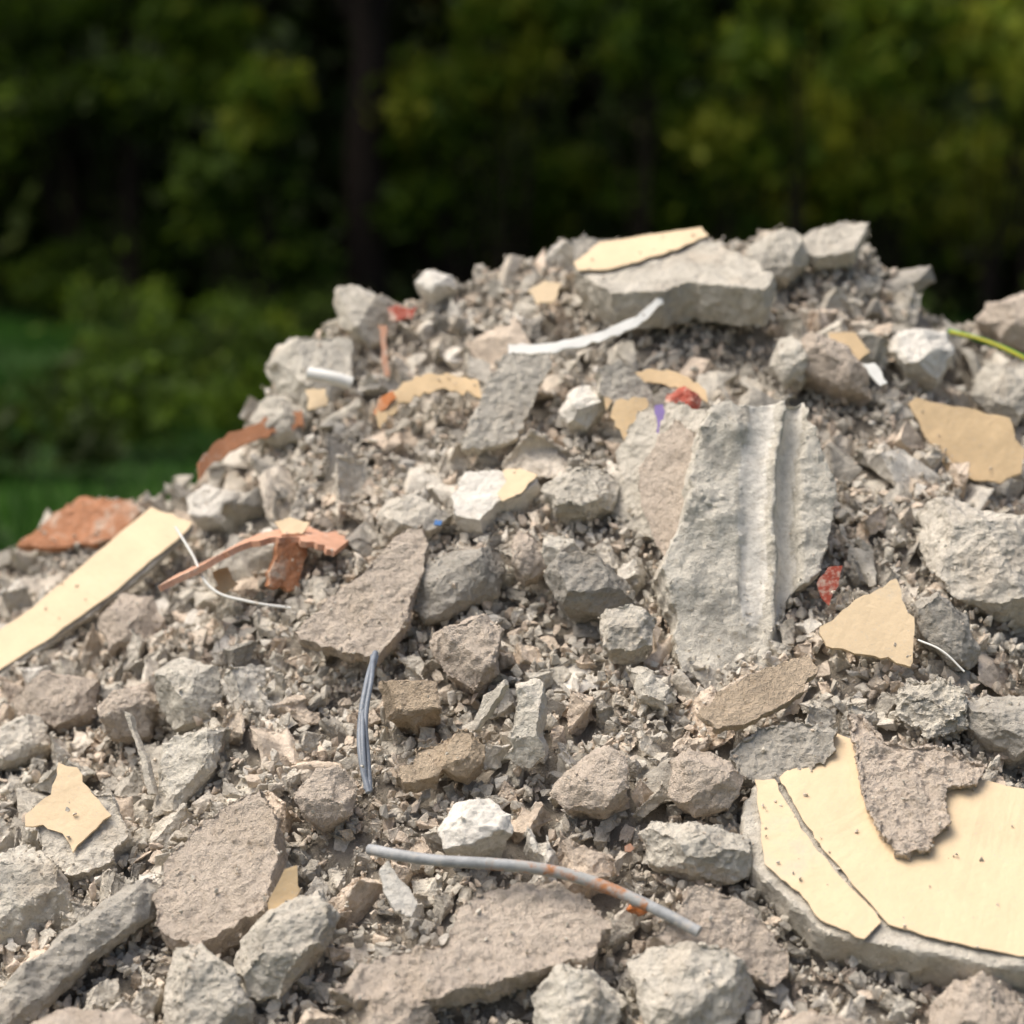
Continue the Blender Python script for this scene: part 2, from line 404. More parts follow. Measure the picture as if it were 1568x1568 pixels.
piece("stone",-.04,0,(755,765),[(692,770),(712,735),(760,728),(824,742),(800,772),(762,782),(740,808),(704,800)],.07,(-.1,-.6,.75),'slab',M_white,.04,A,.6)
skin("paint_layer",-.04,0,(755,765),[(772,734),(800,733),(824,742),(800,770),(772,782),(764,770),(778,752)],(-.1,-.6,.75),M_cream,.04,.002,A,.0012,0,.006)

# ---- individually recognisable stones (parts of the heap)
PCS=[
("beige_mortar_flag",-.27,-.18,(565,910),[(455,968),(500,925),(560,880),(612,818),(645,808),(657,830),(648,890),(622,960),(586,1006),(545,1000),(500,990)],.05,(-.1,-.70,.7),'slab',M_beige,.085,1.2),
("beige_mortar_flag",-.05,-.91,(740,1430),[(503,1492),(540,1465),(600,1440),(684,1432),(700,1385),(760,1352),(835,1343),(905,1362),(955,1400),(930,1448),(850,1462),(790,1478),(690,1496),(640,1512),(560,1505)],.055,(0,-.55,.83),'slab',M_beige,.06,1.4),
("beige_boulder",-.48,-.72,(345,1320),[(245,1368),(262,1310),(300,1270),(345,1238),(402,1210),(437,1258),(440,1320),(430,1372),(380,1405),(320,1432),(262,1412)],.10,(-.15,-.62,.77),'slab',M_beige,.065,1.2),
("concrete_beam_shard",-.68,-.85,(140,1460),[(-10,1520),(70,1455),(170,1370),(255,1335),(275,1395),(190,1450),(100,1530),(40,1590),(-30,1590)],.07,(.25,-.8,.5),'chunk',M_dark,.03,1),
("beige_mortar_flag",.33,-.91,(1100,1415),[(982,1415),(1020,1385),(1040,1350),(1080,1343),(1140,1378),(1185,1420),(1208,1465),(1180,1496),(1100,1470),(1010,1440)],.06,(.15,-.7,.65),'slab',M_beige,.055,1.2),
("grey_stone",.28,-1.0,(1065,1500),[(945,1460),(985,1440),(1080,1450),(1150,1478),(1170,1500),(1130,1560),(1040,1600),(975,1560)],.10,(0,-.75,.65),'chunk',M_grey,.03,1),
("grey_boulder",.89,-.16,(1500,880),[(1396,795),(1450,775),(1520,800),(1600,800),(1630,900),(1600,1000),(1540,992),(1470,950),(1430,915),(1402,860)],.14,(-.2,-.85,.45),'chunk',M_grey,.05,1.2),
("brown_tile_shard",.43,-.48,(1160,1050),[(1058,1084),(1100,1048),(1170,1018),(1238,1000),(1246,1030),(1200,1068),(1130,1098),(1075,1104)],.022,(.1,-.55,.8),'slab',M_tan,.095,.8),
("dark_flag",.46,-.60,(1195,1140),[(1105,1142),(1150,1105),(1220,1098),(1278,1106),(1270,1145),(1225,1180),(1160,1196),(1115,1176)],.05,(-.05,-.75,.65),'slab',M_dark,.06,1.3),
("blue_grey_flag",-.01,.23,(780,630),[(735,640),(752,600),(775,560),(845,556),(848,580),(826,620),(812,655),(790,690),(745,705),(718,700),(722,670)],.05,(.15,-.85,.5),'slab',M_grey,.075,.9),
("grey_stone",-.36,.69,(545,485),[(516,480),(525,450),(560,448),(590,465),(625,470),(610,520),(570,545),(530,515)],.10,(-.1,-.8,.6),'chunk',M_grey,.05,1),
("pale_stone",-.47,.57,(465,590),[(408,580),(425,552),(470,548),(540,530),(548,590),(520,640),(470,650),(430,620)],.12,(-.3,-.75,.6),'chunk',M_grey,.05,1),
("pale_stone",-.51,.48,(430,655),[(388,680),(400,635),(440,625),(480,650),(470,690),(420,700)],.10,(-.3,-.75,.6),'chunk',M_grey,.04,1),
("perched_stone",.71,.69,(1265,365),[(1200,382),(1240,352),(1290,340),(1322,345),(1305,375),(1290,392),(1240,400)],.05,(-.1,-.6,.78),'slab',M_grey,.07,1),
("pale_stone",.88,.42,(1385,575),[(1325,560),(1360,538),(1420,540),(1426,580),(1400,612),(1350,605)],.08,(-.1,-.7,.7),'chunk',M_white,.05,.8),
("beige_stone",1.12,.70,(1530,510),[(1480,510),(1500,488),(1560,474),(1620,490),(1620,545),(1560,560),(1510,540)],.10,(-.1,-.7,.7),'chunk',M_beige,.06,1),
("dark_stone",-.09,-.19,(710,890),[(648,870),(690,850),(770,842),(780,880),(765,925),(715,945),(650,968),(628,940)],.10,(.1,-.9,.4),'chunk',M_dark,.03,1),
("dark_stone",.15,-.26,(910,905),[(832,890),(860,865),(920,865),(975,895),(990,925),(940,955),(860,940)],.09,(0,-.75,.6),'chunk',M_dark,.04,1),
("beige_stone",-.08,-.36,(715,1000),[(650,990),(680,950),(745,945),(770,975),(765,1030),(725,1062),(680,1040)],.09,(-.1,-.75,.6),'chunk',M_beige,.05,1.1),
("tan_stone",-.19,-.45,(620,1080),[(575,1050),(640,1030),(672,1050),(680,1100),(640,1118),(590,1105)],.08,(-.1,-.75,.6),'chunk',M_tan,.04,1),
("upright_grey_shard",.02,-.53,(800,1110),[(785,1050),(812,1030),(832,1045),(828,1110),(835,1160),(805,1182),(765,1165),(780,1110)],.05,(-.3,-.85,.4),'chunk',M_grey,.07,.9),
("thin_shard",-.06,-.50,(715,1110),[(672,1165),(690,1130),(755,1050),(758,1062),(735,1100),(700,1150),(682,1176)],.02,(-.6,-.7,.3),'slab',M_grey,.08,.6),
("beige_stone",-.92,-.09,(70,1075),[(25,1065),(60,1035),(130,1040),(168,1050),(160,1110),(110,1130),(40,1110)],.10,(-.1,-.75,.6),'chunk',M_beige,.04,1),
("beige_stone",-.72,-.23,(200,1100),[(152,1100),(180,1060),(235,1055),(250,1100),(235,1140),(170,1140)],.09,(-.1,-.75,.6),'chunk',M_beige,.04,1),
("grey_stone",-.60,-.25,(295,1080),[(245,1050),(290,1025),(340,1035),(355,1070),(335,1115),(270,1130),(245,1100)],.09,(-.1,-.75,.6),'chunk',M_grey,.05,1),
("beige_stone",.32,-.66,(1070,1200),[(1012,1165),(1050,1145),(1100,1160),(1140,1190),(1110,1235),(1050,1250),(1006,1220)],.07,(-.1,-.75,.6),'chunk',M_beige,.05,1),
("beige_stone",.13,-.65,(900,1195),[(832,1215),(870,1170),(925,1138),(962,1160),(960,1215),(920,1245),(860,1245)],.08,(-.2,-.75,.6),'chunk',M_beige,.05,1),
("grey_stone",.30,-.77,(1060,1290),[(962,1270),(985,1250),(1080,1255),(1148,1262),(1150,1330),(1110,1345),(1020,1330),(975,1310)],.09,(0,-.75,.6),'chunk',M_grey,.05,1.2),
("pale_stone",-.06,-.71,(725,1265),[(665,1270),(690,1235),(745,1225),(785,1255),(782,1285),(720,1302),(672,1300)],.07,(0,-.6,.8),'chunk',M_white,.05,.8),
("grey_boulder",-.35,-.89,(450,1450),[(360,1480),(380,1420),(440,1385),(500,1370),(530,1410),(515,1460),(470,1490),(440,1530),(385,1530)],.11,(0,-.7,.7),'chunk',M_grey,.04,1.2),
("grey_boulder",-.48,-.95,(320,1500),[(252,1520),(262,1440),(320,1432),(370,1470),(420,1540),(430,1600),(260,1600)],.10,(0,-.8,.5),'chunk',M_grey,.03,1.2),
("beige_stone",-.66,-1.02,(120,1570),[(20,1560),(80,1530),(200,1528),(250,1560),(220,1620),(40,1620)],.08,(0,-.6,.8),'chunk',M_beige,.05,1),
("grey_stone",.10,-1.01,(880,1520),[(800,1520),(850,1470),(920,1480),(978,1510),(950,1560),(880,1600),(800,1590)],.10,(0,-.7,.7),'chunk',M_grey,.03,1.2),
("beige_stone",-.18,-1.03,(600,1550),[(525,1530),(580,1505),(650,1510),(680,1560),(640,1610),(540,1610)],.10,(0,-.7,.7),'chunk',M_beige,.02,1.2),
("beige_stone",.72,-1.05,(1500,1550),[(1390,1545),(1450,1508),(1540,1505),(1600,1540),(1580,1610),(1400,1600)],.10,(0,-.7,.7),'chunk',M_beige,.01,1.2),
("beige_flag",.48,-1.08,(1300,1585),[(1170,1565),(1240,1545),(1380,1560),(1400,1600),(1200,1640)],.08,(0,-.6,.8),'chunk',M_beige,.03,1),
("grey_stone",.26,.16,(1050,540),[(990,520),(985,480),(1020,460),(1060,500),(1075,540),(1030,552)],.05,(.2,-.85,.4),'slab',M_grey,.06,.8),
("grey_stone",.14,-.04,(885,770),[(820,770),(850,740),(905,728),(945,750),(935,790),(890,810),(838,800)],.08,(0,-.7,.7),'chunk',M_grey,.04,1.3),
("beige_stone",.03,-.17,(805,860),[(775,845),(795,822),(832,850),(835,880),(800,896),(778,875)],.06,(0,-.7,.7),'chunk',M_beige,.05,1),
("grey_stone",.09,-.17,(862,850),[(832,845),(850,828),(890,835),(900,860),(870,875),(838,870)],.05,(0,-.7,.7),'chunk',M_grey,.05,1),
("pale_stone",.14,.18,(890,640),[(850,635),(870,612),(910,612),(930,640),(900,668),(865,665)],.06,(0,-.7,.7),'chunk',M_white,.05,.9),
("beige_stone",.65,.28,(1260,580),[(1205,535),(1240,522),(1290,545),(1320,580),(1325,625),(1270,610),(1220,580)],.09,(0,-.8,.6),'chunk',M_beige,.05,1),
("grey_stone",.57,.31,(1190,560),[(1160,575),(1180,530),(1205,525),(1222,560),(1210,600),(1180,600)],.07,(-.2,-.8,.5),'chunk',M_grey,.05,1),
("grey_stone",1.06,.44,(1530,620),[(1475,615),(1500,575),(1545,580),(1570,640),(1540,670),(1500,650)],.07,(-.2,-.8,.5),'chunk',M_grey,.05,1),
("grey_stone",.58,.62,(1180,415),[(1140,405),(1170,382),(1215,385),(1235,420),(1200,450),(1150,440)],.08,(0,-.7,.7),'chunk',M_grey,.05,1),
("grey_stone",-.18,.69,(660,450),[(630,445),(650,428),(690,432),(700,455),(660,470)],.06,(0,-.7,.7),'chunk',M_white,.03,.8),
("beige_stone",-.77,.10,(210,960),[(158,960),(190,920),(240,925),(265,960),(240,1000),(180,1010)],.08,(0,-.7,.7),'chunk',M_beige,.04,1),
("white_stone",-.63,.40,(335,800),[(285,795),(320,770),(380,785),(390,815),(340,835),(300,830)],.06,(0,-.7,.7),'chunk',M_white,.04,.9),
("dark_stone",.78,-.37,(1440,985),[(1390,940),(1430,920),(1480,960),(1490,1040),(1440,1040),(1395,990)],.08,(0,-.9,.4),'chunk',M_dark,.03,1),
("pebbly_clod",.73,-.53,(1420,1090),[(1350,1090),(1380,1040),(1440,1045),(1480,1080),(1470,1120),(1400,1130)],.07,(0,-.7,.7),'chunk',M_grey,.03,2),
("grey_stone",.84,-.54,(1525,1105),[(1450,1075),(1520,1060),(1600,1080),(1600,1140),(1540,1155),(1480,1120)],.08,(0,-.7,.7),'chunk',M_dark,.04,1),
("grey_boulder",-.81,-.68,(60,1370),[(-20,1330),(40,1290),(110,1340),(150,1400),(100,1440),(20,1450),(-40,1420)],.10,(0,-.7,.7),'chunk',M_grey,.02,1.2),
("white_flake_stone",-.18,-.81,(618,1360),[(585,1330),(600,1315),(650,1380),(640,1402),(605,1385)],.018,(.1,-.8,.6),'slab',M_white,.06,.6),
("beige_stone",-.32,-.62,(500,1240),[(450,1245),(490,1200),(520,1180),(560,1225),(550,1270),(500,1290)],.07,(0,-.7,.7),'chunk',M_beige,.04,1),
("beige_flag",-.15,-.58,(635,1180),[(590,1195),(620,1160),(690,1140),(700,1155),(660,1200),(610,1210)],.04,(.1,-.6,.8),'slab',M_tan,.05,1),
("beige_flag",-.08,-.58,(700,1200),[(655,1220),(680,1170),(730,1160),(735,1200),(700,1235)],.05,(-.1,-.7,.7),'chunk',M_tan,.04,1),
("holed_stone",.20,-.37,(975,985),[(935,960),(985,950),(1030,960),(1020,1000),(975,1010),(940,1000)],.06,(0,-.6,.8),'chunk',M_grey,.05,1),
("grey_shard",.24,-.47,(995,1055),[(955,1020),(1000,1030),(1040,1080),(1020,1105),(975,1080)],.05,(0,-.8,.6),'chunk',M_grey,.03,1),
("pale_flag",-.20,.0,(545,870),[(490,875),(510,845),(570,840),(620,860),(580,895),(510,900)],.05,(-.1,-.6,.8),'chunk',M_grey,.04,.9),
("grey_stone",-.94,-.20,(30,1130),[(-20,1130),(10,1100),(70,1105),(90,1150),(40,1180),(-20,1180)],.08,(0,-.7,.7),'chunk',M_grey,.03,1),
("long_shard",-.60,-.43,(255,1195),[(205,1200),(230,1150),(340,1130),(320,1200),(270,1270),(225,1270)],.06,(-.2,-.7,.65),'chunk',M_grey,.03,1.2),
("edge_shard",-.66,-.40,(185,1220),[(150,1150),(165,1155),(215,1270),(200,1275)],.02,(-.4,-.8,.4),'slab',M_grey,.07,.5),
]
for p in PCS: piece(*p[:8],mat=p[8],lift=p[9],rough=p[10])

# ---- litter: wires, tubes, curled tiles
A=empty("grey_wire_bundle")
tube("wire",-.25,-.48,(565,1105),[(572,1005,.0),(562,1060,.015),(556,1120,.01),(562,1165,.008),(574,1200,.0)],.0055,M_wire,.08,parent=A)
tube("wire",-.25,-.48,(565,1105),[(568,1010,.0),(570,1050,.02),(564,1110,.015),(570,1155,.008),(576,1198,0)],.0045,M_wire,.08,parent=A)
tube("wire",-.25,-.48,(565,1105),[(574,1010,.0),(560,1080,.01),(562,1140,.02),(570,1196,0)],.0045,M_wire,.08,parent=A)
A=empty("rusty_metal_rod")
tube("rod",.03,-.80,(810,1325),[(552,1280,-.03),(600,1302,.0),(660,1315,.012),(740,1323,.02),(820,1330,.02),(880,1341,.02),(940,1362,.025),(1000,1388,.03),(1064,1420,.035)],.0092,M_rod,.07,parent=A)
tube("rust_patch",.03,-.80,(810,1325),[(740,1323,.02),(820,1330,.02),(880,1341,.02),(940,1362,.025),(990,1384,.029)],.0097,M_rust,.07,parent=A)
A=empty("thin_white_wire")
tube("wire",-.50,-.0,(400,885),[(280,846,.02),(310,885,.02),(345,930,.01),(400,950,.015),(462,957,.01)],.0028,M_whitep,.08,parent=A)
A=empty("thin_white_wire")
tube("wire",.78,-.37,(1440,980),[(1380,1000,.02),(1410,1020,.03),(1440,1044,.02)],.0018,M_whitep,.08,parent=A)
A=empty("green_plastic_cord")
tube("cord",1.05,.58,(1500,562),[(1440,546,.03),(1480,558,.03),(1520,576,.03),(1565,598,.02)],.0055,M_green,.07,parent=A)
tube("stripe",1.05,.58,(1500,562),[(1440,550,.036),(1480,562,.038),(1520,581,.038),(1565,603,.026)],.0028,M_yellow,.07,parent=A)
A=empty("white_plastic_pipe")
tube("pipe",-.39,.44,(510,600),[(482,600,.03),(515,606,.03),(545,610,.02)],.014,M_whitep,.08,parent=A)
A=empty("white_trim_strip")
ribbon("strip",.18,.40,(910,515),[(782,550),(850,545),(910,530),(965,505),(1005,470)],(.0,-.016,-.018),.006,M_whitep,.085,parent=A)
A=empty("curved_roof_tile")
ribbon("tile",-.55,.45,(385,720),[(308,758),(340,725),(390,700),(430,688),(450,684)],(.005,-.02,-.035),.008,M_terra,.085,parent=A)
A=empty("curved_clay_tile")
ribbon("tile",-.50,-.02,(400,885),[(266,920),(320,893),(375,862),(430,848),(480,852),(522,866)],(.02,.10,.004),.012,M_pink,.10,parent=A)
piece("tile_stub",-.43,-.03,(455,900),[(425,945),(435,900),(442,868),(480,868),(478,910),(470,950)],.03,(.5,-.8,.3),'slab',M_terra,.05,A,.6)
A=empty("curled_paint_flake")
ribbon("flake",.28,.23,(990,600),[(922,622),(945,594),(985,582),(1030,588),(1068,612)],(.004,-.024,-.028),.004,M_cream2,.09,parent=A)
A=empty("cream_paint_flake");skin("flake",.24,.13,(965,655),[(932,650),(940,628),(985,622),(990,655),(955,695)],(-.1,-.85,.5),M_cream2,.08,.005,A,.0022)
A=empty("curled_paint_flake")
ribbon("flake",-.20,.33,(645,620),[(590,650),(612,620),(645,598),(690,592),(735,600)],(.008,-.03,-.032),.004,M_cream2,.09,parent=A)
skin("edge",-.20,.33,(645,620),[(588,655),(592,632),(612,618),(618,628),(605,645)],(0,-.8,.6),M_orange,.10,.004,A)
A=empty("red_clay_fragment");piece("fragment",.34,.17,(1035,625),[(998,640),(1010,608),(1040,598),(1072,612),(1060,640),(1015,655)],.03,(0,-.8,.6),'chunk',M_red,.085,A,.8)
A=empty("purple_plastic_scrap");skin("scrap",.29,.12,(993,635),[(986,612),(998,610),(1000,652),(990,658)],(0,-.9,.4),M_purple,.11,.003,A)
A=empty("red_plastic_scrap");skin("scrap",.58,-.26,(1262,905),[(1244,908),(1262,882),(1283,880),(1276,910),(1260,940),(1250,930)],(0,-.9,.4),M_red,.05,.004,A)
A=empty("red_plastic_scrap");skin("scrap",-.25,.61,(615,500),[(598,490),(612,484),(632,492),(640,486),(634,504),(602,508)],(0,-.8,.6),M_red,.06,.006,A)
A=empty("clay_shard");skin("shard",-.28,.52,(598,545),[(590,515),(603,515),(604,560),(608,590),(600,588)],(0,-.9,.4),M_pink,.06,.006,A)
A=empty("red_plastic_scrap");piece("scrap",.20,-.87,(985,1380),[(962,1388),(978,1372),(1005,1368),(1010,1388),(985,1400)],.02,(0,-.8,.6),'chunk',M_orange,.03,A,.5)
A=empty("clay_roof_tile");piece("tile",-.97,.60,(125,815),[(30,850),(80,800),(125,778),(200,782),(215,800),(180,842),(90,855)],.03,(-.15,-.7,.7),'slab',M_terra,.045,A,.8)
for (x,y,c,poly,n,m,l) in [
 (-.43,.05,(455,815),[(428,812),(450,804),(480,812),(468,830),(440,828)],(0,-.7,.7),M_cream,.07),
 (.07,.52,(835,470),[(812,465),(835,450),(860,455),(850,480),(825,486)],(-.2,-.8,.6),M_cream,.06),
 (.70,.35,(1290,545),[(1262,530),(1300,530),(1318,560),(1300,574),(1275,556)],(-.1,-.8,.6),M_cream2,.08),
 (-.36,-.79,(455,1350),[(430,1370),(455,1320),(474,1312),(480,1350),(462,1385),(432,1388)],(0,-.9,.4),M_cream2,.09),
 (-.56,-.0,(297,865),[(278,850),(300,842),(318,868),(290,885)],(0,-.8,.6),M_cream2,.07),
 (-.42,.42,(490,665),[(475,650),(505,648),(508,672),(480,680)],(0,-.8,.6),M_cream,.06)]:
    A=empty("cream_paint_flake");skin("flake",x,y,c,poly,n,m,l,.004,A)
A=empty("blue_plastic_scrap");skin("scrap",-.14,-.05,(680,812),[(674,808),(686,809),(683,816),(673,815)],(0,-.8,.6),M_blue,.08,.003,A)
A=empty("white_plastic_scrap");skin("scrap",.73,.26,(1325,575),[(1312,562),(1330,560),(1348,590),(1335,594)],(0,-.8,.6),M_whitep,.09,.003,A)

# ------------------------------------------------------------------ settle loose rubble
def randrot(kind):
    if kind=='chunk': return Euler([random.uniform(0,6.28) for _ in range(3)]).to_matrix()
    a=random.gauss(0,.45);b=random.gauss(.6,.4)
    return (Matrix.Rotation(b,3,'X')@Matrix.Rotation(a,3,'Y')@Matrix.Rotation(random.uniform(0,6.28),3,'Z'))
def try_place(V,x,y,pct,mk,hmax):
    P=V+np.array([x,y,0]);i,j=cells(P);HH=H
    if hmax is not None:
        HH=HL
        if np.mean(HL[i,j]-H0[i,j])>hmax: return None
    elif MASK[i,j].mean()>mk: return None
    low=V[:,2]<=np.median(V[:,2])
    z=np.percentile(HH[i[low],j[low]]-V[low,2],pct)
    top=z+V[:,2].max()*.6-float(heap(x,y))
    return z,top
def region(dense):
    if dense: return random.uniform(-1.35,1.5),random.uniform(-1.3,.9)
    while True:
        x=random.uniform(-2.6,3.0);y=random.uniform(-2.1,2.6)
        if not(-1.35<x<1.5 and -1.3<y<.9) and heap(x,y)>-.03: return x,y
placed=[]
def scatter(n,smin,smax,lib,las,cap,pct,dense=True,merge=None,name="loose_stone",tries=3,mk=.3,domask=False,hmax=None):
    cnt=0
    for _ in range(n):
        k=random.randrange(len(lib));kind,me=lib[k]
        s=smin*(smax/smin)**(random.random()**1.2)
        sc=s*(1.15 if kind!='chunk' else 1)
        R=np.array(randrot(kind));V0=las[k][0]
        sub=V0[::max(1,len(V0)//120)]@R.T*sc
        best=None
        for t in range(tries):
            x,y=region(dense)
            r=try_place(sub,x,y,pct,mk,hmax)
            if r and r[1]<cap and (best is None or r[1]<best[1]):
                best=(r[0],r[1],x,y)
                if hmax is not None: break
        if not best: continue
        z,_t,x,y=best
        Vw=V0@R.T*sc+np.array([x,y,z]);i,j=cells(Vw);np.maximum.at(H,(i,j),Vw[:,2]);np.maximum.at(HL,(i,j),Vw[:,2]);cnt+=1
        if domask:
            q=Vw[:,2]>z;MASK[i[q],j[q]]=True
        if merge is None:
            o=bpy.data.objects.new(name,me);COL.objects.link(o);o.parent=HEAP
            o.matrix_world=Matrix.Translation((x,y,z))@Matrix(R.tolist()).to_4x4()@Matrix.Scale(sc,4)
        else:
            merge.append((Vw,las[k][1],random.random()))
    placed.append(cnt)
def flush(merge,name,mat,smooth=False):
    Vs=[];Fs=[];T=[];o=0
    for V,F,t in merge:
        Vs.append(V);Fs.append(F+o);T.append(np.full(len(V),t));o+=len(V)
    link(from_np(name,np.concatenate(Vs),np.concatenate(Fs),smooth,np.concatenate(T)),name,HEAP,mat)
g=[]
scatter(1300,.06,.20,LIBS,LSA,.14,60,False,g,tries=1)
scatter(2500,.03,.06,LIBS,LSA,.14,60,False,g,tries=1)
flush(g,"side_rubble",M_mix)
scatter(650,.09,.15,LIB,LA,.08,50,tries=10,mk=.2,domask=True)
scatter(2800,.05,.09,LIB,LA,.085,50,tries=7,mk=.32,domask=True)
# small paint and clay scraps lying among the stones
for i in range(26):
    x=random.uniform(-1.0,1.15);y=random.uniform(-1.0,.6)
    ii=int((x-X0)/CS);jj=int((y-Y0)/CS)
    if MASK[ii-2:ii+3,jj-2:jj+3].mean()>.7: continue
    r=random.uniform(7,17);k=random.randint(4,6);a0=random.uniform(0,6)
    poly=[(r*random.uniform(.6,1.2)*math.cos(a0+6.28*q/k),r*random.uniform(.5,1.0)*math.sin(a0+6.28*q/k)) for q in range(k)]
    m=random.choice([M_cream,M_cream2,M_cream2,M_pink,M_terra,M_whitep,M_white,M_tan])
    skin("scrap",x,y,(0,0),poly,(random.uniform(-.4,.4),-.75,.6),m,0,.004,HEAP,.0015,0,0,5,zz=float(H[ii-1:ii+2,jj-1:jj+2].mean())+.008)
scatter(3200,.032,.05,LIB,LA,.09,45,tries=4,mk=.5,domask=True)
scatter(2200,.03,.052,LIB,LA,.045,40,tries=6,hmax=.022)
g=[]
scatter(8000,.016,.034,LIBS,LSA,.09,45,merge=g,tries=6,hmax=.03)
flush(g,"small_rubble",M_mix)
g=[]
scatter(26000,.005,.017,LIBG,LGA,.12,45,merge=g,tries=4,hmax=.026)
scatter(5000,.004,.010,LIBG,LGA,.14,45,merge=g,tries=1,mk=2)
flush(g,"grit",M_grain)

# ------------------------------------------------------------------ ground, grass, trees
def bigground():
    m,nt,b=newmat("grassy_ground");L=nt.links.new
    ge=N(nt,"ShaderNodeNewGeometry");n=noise(nt,ge.outputs["Position"],.9,5,.7);n2=noise(nt,ge.outputs["Position"],9,3,.7)
    r=ramp(nt,[(.3,(.012,.022,.006)),(.5,(.022,.05,.009)),(.7,(.045,.09,.015))]);L(n.outputs[0],r.inputs[0])
    r2=ramp(nt,[(.35,(.6,.6,.6)),(.65,(1.2,1.2,1.2))]);L(n2.outputs[0],r2.inputs[0])
    L(mixc(nt,1,r.outputs[0],r2.outputs[0],'MULTIPLY'),b.inputs["Base Color"])
    bm=bmesh.new();bmesh.ops.create_grid(bm,x_segments=60,y_segments=60,size=400)
    me=bpy.data.meshes.new("ground");bm.to_mesh(me);bm.free();link(me,"ground",None,m)
bigground()
def leafmat(name,stops,trans=.3):
    m,nt,b=newmat(name);L=nt.links.new
    at=N(nt,"ShaderNodeAttribute");at.attribute_name="tint"
    r=ramp(nt,stops);L(at.outputs["Fac"],r.inputs[0]);L(r.outputs[0],b.inputs["Base Color"])
    b.inputs["Roughness"].default_value=.6
    if trans:
        tr=N(nt,"ShaderNodeBsdfTranslucent");L(r.outputs[0],tr.inputs[0])
        mx=N(nt,"ShaderNodeMixShader");mx.inputs[0].default_value=trans
        out=nt.nodes["Material Output"];L(b.outputs[0],mx.inputs[1]);L(tr.outputs[0],mx.inputs[2]);L(mx.outputs[0],out.inputs[0])
    return m
LG=leafmat("leaves",[(0,(.03,.045,.009)),(.35,(.065,.11,.013)),(.7,(.13,.20,.018)),(1,(.29,.31,.035))],.45)
LD=leafmat("leaves_dark",[(0,(.018,.022,.008)),(.5,(.038,.062,.010)),(.85,(.075,.11,.017)),(1,(.12,.085,.035))],0)
GM=leafmat("grass_blades",[(0,(.02,.06,.01)),(.6,(.045,.13,.014)),(1,(.08,.20,.022))],0)
BM_,nt,b=newmat("bark");ge=N(nt,"ShaderNodeNewGeometry");n=noise(nt,ge.outputs["Position"],14,3,.7)
r=ramp(nt,[(.3,(.012,.009,.007)),(.7,(.04,.028,.022))]);nt.links.new(n.outputs[0],r.inputs[0]);nt.links.new(r.outputs[0],b.inputs["Base Color"])
def leaves(C,rad,n,size,flat=.8):
    k=rng.integers(0,len(C),n)
    P=C[k]+rng.normal(size=(n,3))*(rad[k]*.6)[:,None]*np.array([1,1,flat])
    a=rng.normal(size=(n,3));a/=np.linalg.norm(a,axis=1)[:,None]
    b_=np.cross(a,rng.normal(size=(n,3)));b_/=np.linalg.norm(b_,axis=1)[:,None]
    s=size*(.6+.8*rng.random(n))[:,None]
    V=np.stack([P-a*s,P+b_*s*.45,P+a*s,P-b_*s*.45],1).reshape(-1,3)
    return V,np.arange(4*n).reshape(-1,4),k
def limb(path,r0,r1,seg=8):
    V=[];F=[];path=[Vector(p) for p in path];m=len(path)
    for i,p in enumerate(path):
        r=r0+(r1-r0)*i/(m-1)
        for k in range(seg):
            a=6.283*k/seg;V.append((p.x+math.cos(a)*r,p.y+math.sin(a)*r,p.z))
    for i in range(m-1):
        for k in range(seg): F.append((i*seg+k,i*seg+(k+1)%seg,(i+1)*seg+(k+1)%seg,(i+1)*seg+k))
    return np.array(V),np.array(F)
def plant(name,base,clumps,nleaf,size,mat,trunk=.05,trunk_h=None):
    E=empty(name)
    C=np.array([c[:3] for c in clumps],float);R=np.array([c[3] for c in clumps]);T=np.array([c[4] for c in clumps])
    V,F,k=leaves(C,R,nleaf,size)
    V[:,2]=np.maximum(V[:,2],.01)
    t=np.clip(np.repeat(T[k]+rng.normal(0,.13,len(k)),4),0,1)
    link(from_np("foliage",V,F,False,t),"foliage",E,mat)
    Vs=[];Fs=[];o=0;b0=Vector(base)
    segs=[]
    if trunk_h: segs.append(([b0+Vector((random.uniform(-.04,.04)*i,0,trunk_h*i/6)) for i in range(7)],trunk,trunk*.55))
    for c in clumps:
        q=Vector(c[:3]);s0=b0+Vector((random.uniform(-.1,.1),random.uniform(-.1,.1),0)) if not trunk_h else b0+Vector((0,0,trunk_h*random.uniform(.4,.9)))
        mid=s0.lerp(q,.5)+Vector((random.uniform(-.15,.15),0,.15))
        segs.append(([s0,mid,q],trunk*(.35 if trunk_h else .6),.012))
    for pth,r0,r1 in segs:
        v,f=limb(pth,r0,r1);Vs.append(v);Fs.append(f+o);o+=len(v)
    link(from_np("trunk_and_branches",np.concatenate(Vs),np.concatenate(Fs),True),"trunk_and_branches",E,BM_)
def bushc(cx,cy,z,r,t,n=6):
    return [(cx+random.uniform(-r,r),cy+random.uniform(-r,r)*.8,max(.1,z+random.uniform(-r,r)*.9),r*random.uniform(.35,.75),min(1,max(0,t+random.gauss(0,.15)))) for _ in range(n)]
